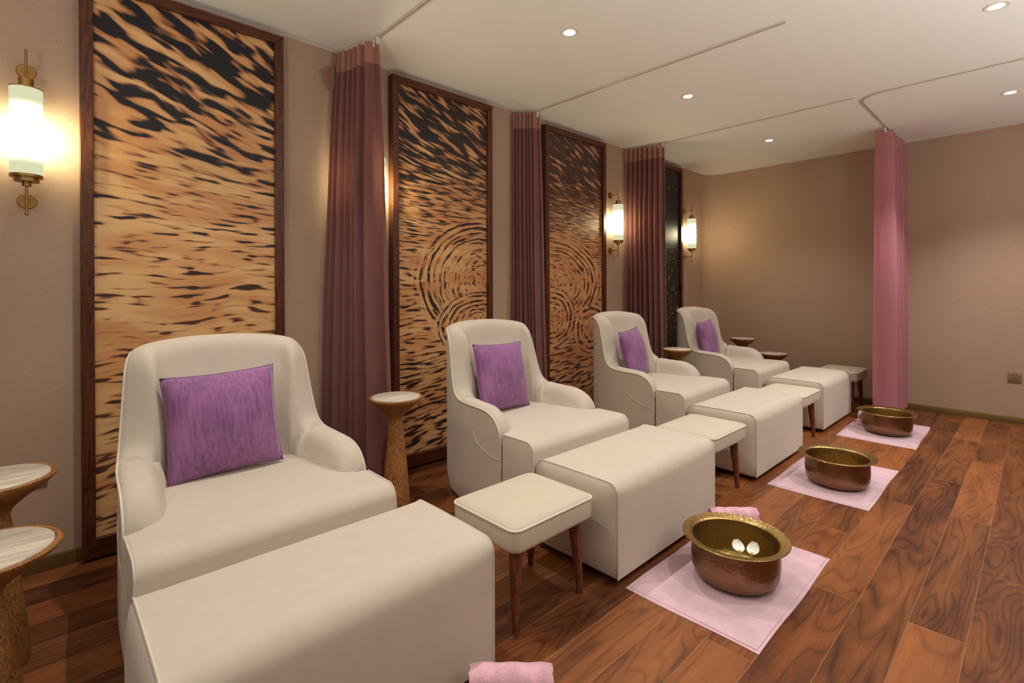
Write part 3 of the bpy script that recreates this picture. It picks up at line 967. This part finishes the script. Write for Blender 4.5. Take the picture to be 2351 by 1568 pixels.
def make_curtain(label, axis, X, a0t, a0b, a1, npl, ampt, ampb, mats, spread=0.0, seed=1, lead=None, zbot=0.025, group='plum curtains along the panel wall', nglide=8, pw=1.0, skew=0.0):
    """axis 'y': cloth gathered along y at x=X, from the free edge a0 (top/bottom) to a1; 'x' likewise"""
    rnd = random.Random(seed)
    t = thing('curtain', label, 'curtain', ((X, a1, 0) if axis == 'y' else (a1, X, 0)), 0, group)
    N = npl * 14
    ph = [(rnd.uniform(0.75, 1.25), rnd.uniform(-0.35, 0.35)) for _ in range(npl + 2)]
    ztop = CEIL - 0.028; hz = ztop - 0.125
    def P(u, z):
        f = (ztop - z) / (ztop - zbot)                   # 0 top, 1 bottom
        g = f ** 0.8
        uw = u ** pw; k = uw * npl; ki = int(min(npl - 1, k)); kf = k - ki
        am = (ampt + (ampb - ampt) * min(1, g * 1.6)) * ((1 - kf) * ph[ki][0] + kf * ph[ki + 1][0])
        s = math.sin(2 * PI * k + ph[ki][1] * 0.6 * g)
        s = math.copysign(abs(s) ** 0.75, s)
        a0 = a0t + (a0b - a0t) * g
        uu = u + 0.25 / npl * math.sin(2 * PI * k * 0.5 + seed) * g * 0.6
        pos = a0 + (a1 - a0) * uu
        off = am * s
        if lead: off += lead * max(0, 1 - u * npl * 1.1) * 1.0
        off += spread * g * u ** 1.5 + skew * u
        off += 0.006 * math.sin(9 * f + 5 * u) * f
        return off, pos
    def sheet(name, za, zb, nz, mat, push=0.0):
        rows = []
        for i in range(nz + 1):
            z = za + (zb - za) * i / nz
            row = []
            for j in range(N + 1):
                off, pos = P(j / N, z)
                off += push
                row.append((off, pos - a1, z) if axis == 'y' else (pos - a1, off, z))
            rows.append(row)
        V, F = grid(rows)
        return mesh(name, V, F, mat, t, None, recalc=False)
    sheet('heading_band', ztop, hz, 4, mats[1])
    sheet('drape', hz, zbot, 36, mats[0])
    for k in range(nglide):
        u = (k + 0.25) / nglide
        off, pos = P(u, ztop)
        pos2 = pos - a1
        c = (0.0, pos2) if axis == 'y' else (pos2, 0.0)
        box('glider', c[0] - 0.006, c[0] + 0.006, c[1] - 0.006, c[1] + 0.006, ztop - 0.03, CEIL - 0.0165, M_GLIDER, t, 0.001, 1)
    return t
cur1 = make_curtain('nearest plum curtain, gathered to the wall left of the second panel', 'y', 1.385, 2.545, 2.455, 2.895, 7, 0.030, 0.062, (M_CURT, M_CURTH), -0.07, 3, pw=1.5, skew=-0.07)
flap = [(-0.035, 0.0, 2.555), (-0.125, -0.02, 2.515), (-0.178, -0.05, 2.462), (-0.150, -0.035, 2.405), (-0.115, -0.02, 2.372), (-0.030, 0.0, 2.425)]
mesh('heading_flap', [(x, y, z) for x, y, z in flap] + [(x, y + 0.006, z) for x, y, z in flap],
     [(0, 1, 2, 3, 4, 5), (6, 7, 8, 9, 10, 11)] + [(k, (k + 1) % 6, 6 + (k + 1) % 6, 6 + k) for k in range(6)], M_CURTH, cur1, 30)
make_curtain('second plum curtain, narrowest, gathered between the second and third panels', 'y', 2.900, 2.760, 2.700, 2.90, 7, 0.030, 0.042, (M_CURT, M_CURTH), 0.0, 5, skew=-0.12)
make_curtain('third plum curtain, lit by the sconce at its left', 'y', 4.420, 2.52, 2.50, 2.905, 8, 0.030, 0.045, (M_CURT, M_CURTH), 0.0, 8, skew=-0.08)
make_curtain('pink full-length curtain hanging free near the end wall', 'x', 0.945, 5.41, 5.41, 6.18, 6, 0.050, 0.068, (M_CURTP, M_CURTPH), 0.0, 12, lead=0.03, zbot=0.05, group='pink curtain', nglide=6)

# ------------------------------------------------------------------ sockets
def make_socket(label, loc, rz):
    t = thing('wall_socket', label, 'socket', loc, rz, 'bronze wall sockets')
    p = box('face_plate', -0.044, 0.044, -0.009, 0.0, -0.045, 0.045, M_PLATE, t, 0.003, 2)
    for hx, hz, rot in ((-0.012, 0.020, 0), (0.012, 0.020, 0), (0.0, -0.002, 1), (-0.011, -0.018, 2), (0.011, -0.018, 3)):
        o = box('socket_hole', -0.0055, 0.0055, -0.0012, 0.0012, -0.0022, 0.0022, M_HOLE, p)
        o.location = (hx, -0.009, hz); o.rotation_euler = (0, {0: 0, 1: PI / 2, 2: 0.7, 3: -0.7}[rot], 0)
    return t
make_socket('bronze wall socket low on the wall behind the left side tables', (-0.022, WALL_Y, 0.408), 0)
make_socket('bronze wall socket on the end wall, right of the pink curtain', (WALL_X, 0.160, 0.406), -PI / 2)

# ------------------------------------------------------------------ downlights
def make_downlight(label, x, y):
    t = thing('downlight', label, 'ceiling light', (x, y, CEIL), 0, 'recessed ceiling downlights')
    lathe('trim_ring', [(0.030, -0.001), (0.034, -0.004), (0.050, -0.004), (0.052, 0.0), (0.030, 0.0)], M_TRIM, t, 48, close=True)
    lathe('lens', [(0.0, -0.0025), (0.0295, -0.0025), (0.0295, -0.001), (0.0, -0.001)], M_LENS, t, 36)
    return t
VIS = [(2.157, 1.808, 'recessed downlight nearest the camera, above the second armchair'),
       (3.518, 1.808, 'recessed downlight above the third armchair'),
       (5.144, 1.808, 'farthest and smallest recessed downlight, above the farthest armchair'),
       (3.545, 0.156, 'recessed downlight at the top right corner of the photo'),
       (5.187, 0.155, 'recessed downlight at the right edge, in front of the end wall')]
for x, y, lb in VIS: make_downlight(lb, x, y)
def spot(x, y, e, ang=108, blend=0.8, size=0.012):
    l = bpy.data.lights.new('downlight_and_fill_lamp', 'SPOT')
    l.energy = e; l.color = (1.0, 0.985, 0.955); l.spot_size = math.radians(ang); l.spot_blend = blend
    l.shadow_soft_size = size
    o = bpy.data.objects.new('downlight_and_fill_lamp', l); C.objects.link(o)
    o.location = (x, y, CEIL - 0.02)
    return o
E1 = 27.5
for x, y, k in ((0.62, 1.808, 1.5), (2.157, 1.808, 1.0), (3.518, 1.808, 1.0), (5.144, 1.808, 1.0)): spot(x, y, E1 * k)
for x, y, k in ((2.10, 0.155, 1.0), (3.545, 0.156, 1.45), (5.187, 0.155, 2.8)): spot(x, y, E1 * k)  # first one has no fitting: fill spot added to light the front faces

# fill lamps added out of view, aimed up to brighten the ceiling
for x, y, e in ((-1.1, 0.3, 34), (1.5, -1.0, 34), (3.4, -1.5, 26), (5.2, -2.0, 12)):
    l = bpy.data.lights.new('up_fill_lamp', 'AREA'); l.shape = 'DISK'; l.size = 0.5
    l.energy = e; l.color = (1.0, 0.985, 0.95)
    o = bpy.data.objects.new('up_fill_lamp', l); C.objects.link(o)
    o.location = (x, y, 1.15); o.rotation_euler = (PI, 0, 0)

# ------------------------------------------------------------------ world, camera
w = bpy.data.worlds.new('ambient'); scene.world = w; w.use_nodes = True
w.node_tree.nodes['Background'].inputs[0].default_value = lin((255, 246, 238))
w.node_tree.nodes['Background'].inputs[1].default_value = 0.05

cam = bpy.data.cameras.new('camera'); co = bpy.data.objects.new('camera', cam); C.objects.link(co)
f, yaw, pitch, roll, cyp, h = 1148.08, .757210, -.00340, -.00304, 666.69, 1.2
cw, sw = math.cos(yaw), math.sin(yaw)
R0 = Matrix(((cw, -sw, 0), (0, 0, -1), (sw, cw, 0)))
cp, sp = math.cos(pitch), math.sin(pitch); P0 = Matrix(((1, 0, 0), (0, cp, sp), (0, -sp, cp)))
cr, sr = math.cos(roll), math.sin(roll); Q0 = Matrix(((cr, -sr, 0), (sr, cr, 0), (0, 0, 1)))
RR = Q0 @ P0 @ R0
mw = Matrix((RR[0], -RR[1], -RR[2])).transposed().to_4x4()
mw.translation = (0, 0, h)
co.matrix_world = mw
cam.sensor_width = 36; cam.sensor_fit = 'HORIZONTAL'
cam.lens = 36 * f / 2351
cam.shift_y = (cyp - 784) / 2351
cam.clip_start = 0.02
scene.camera = co
scene.view_settings.view_transform = 'Standard'
scene.view_settings.look = 'None'
scene.view_settings.exposure = 0.5
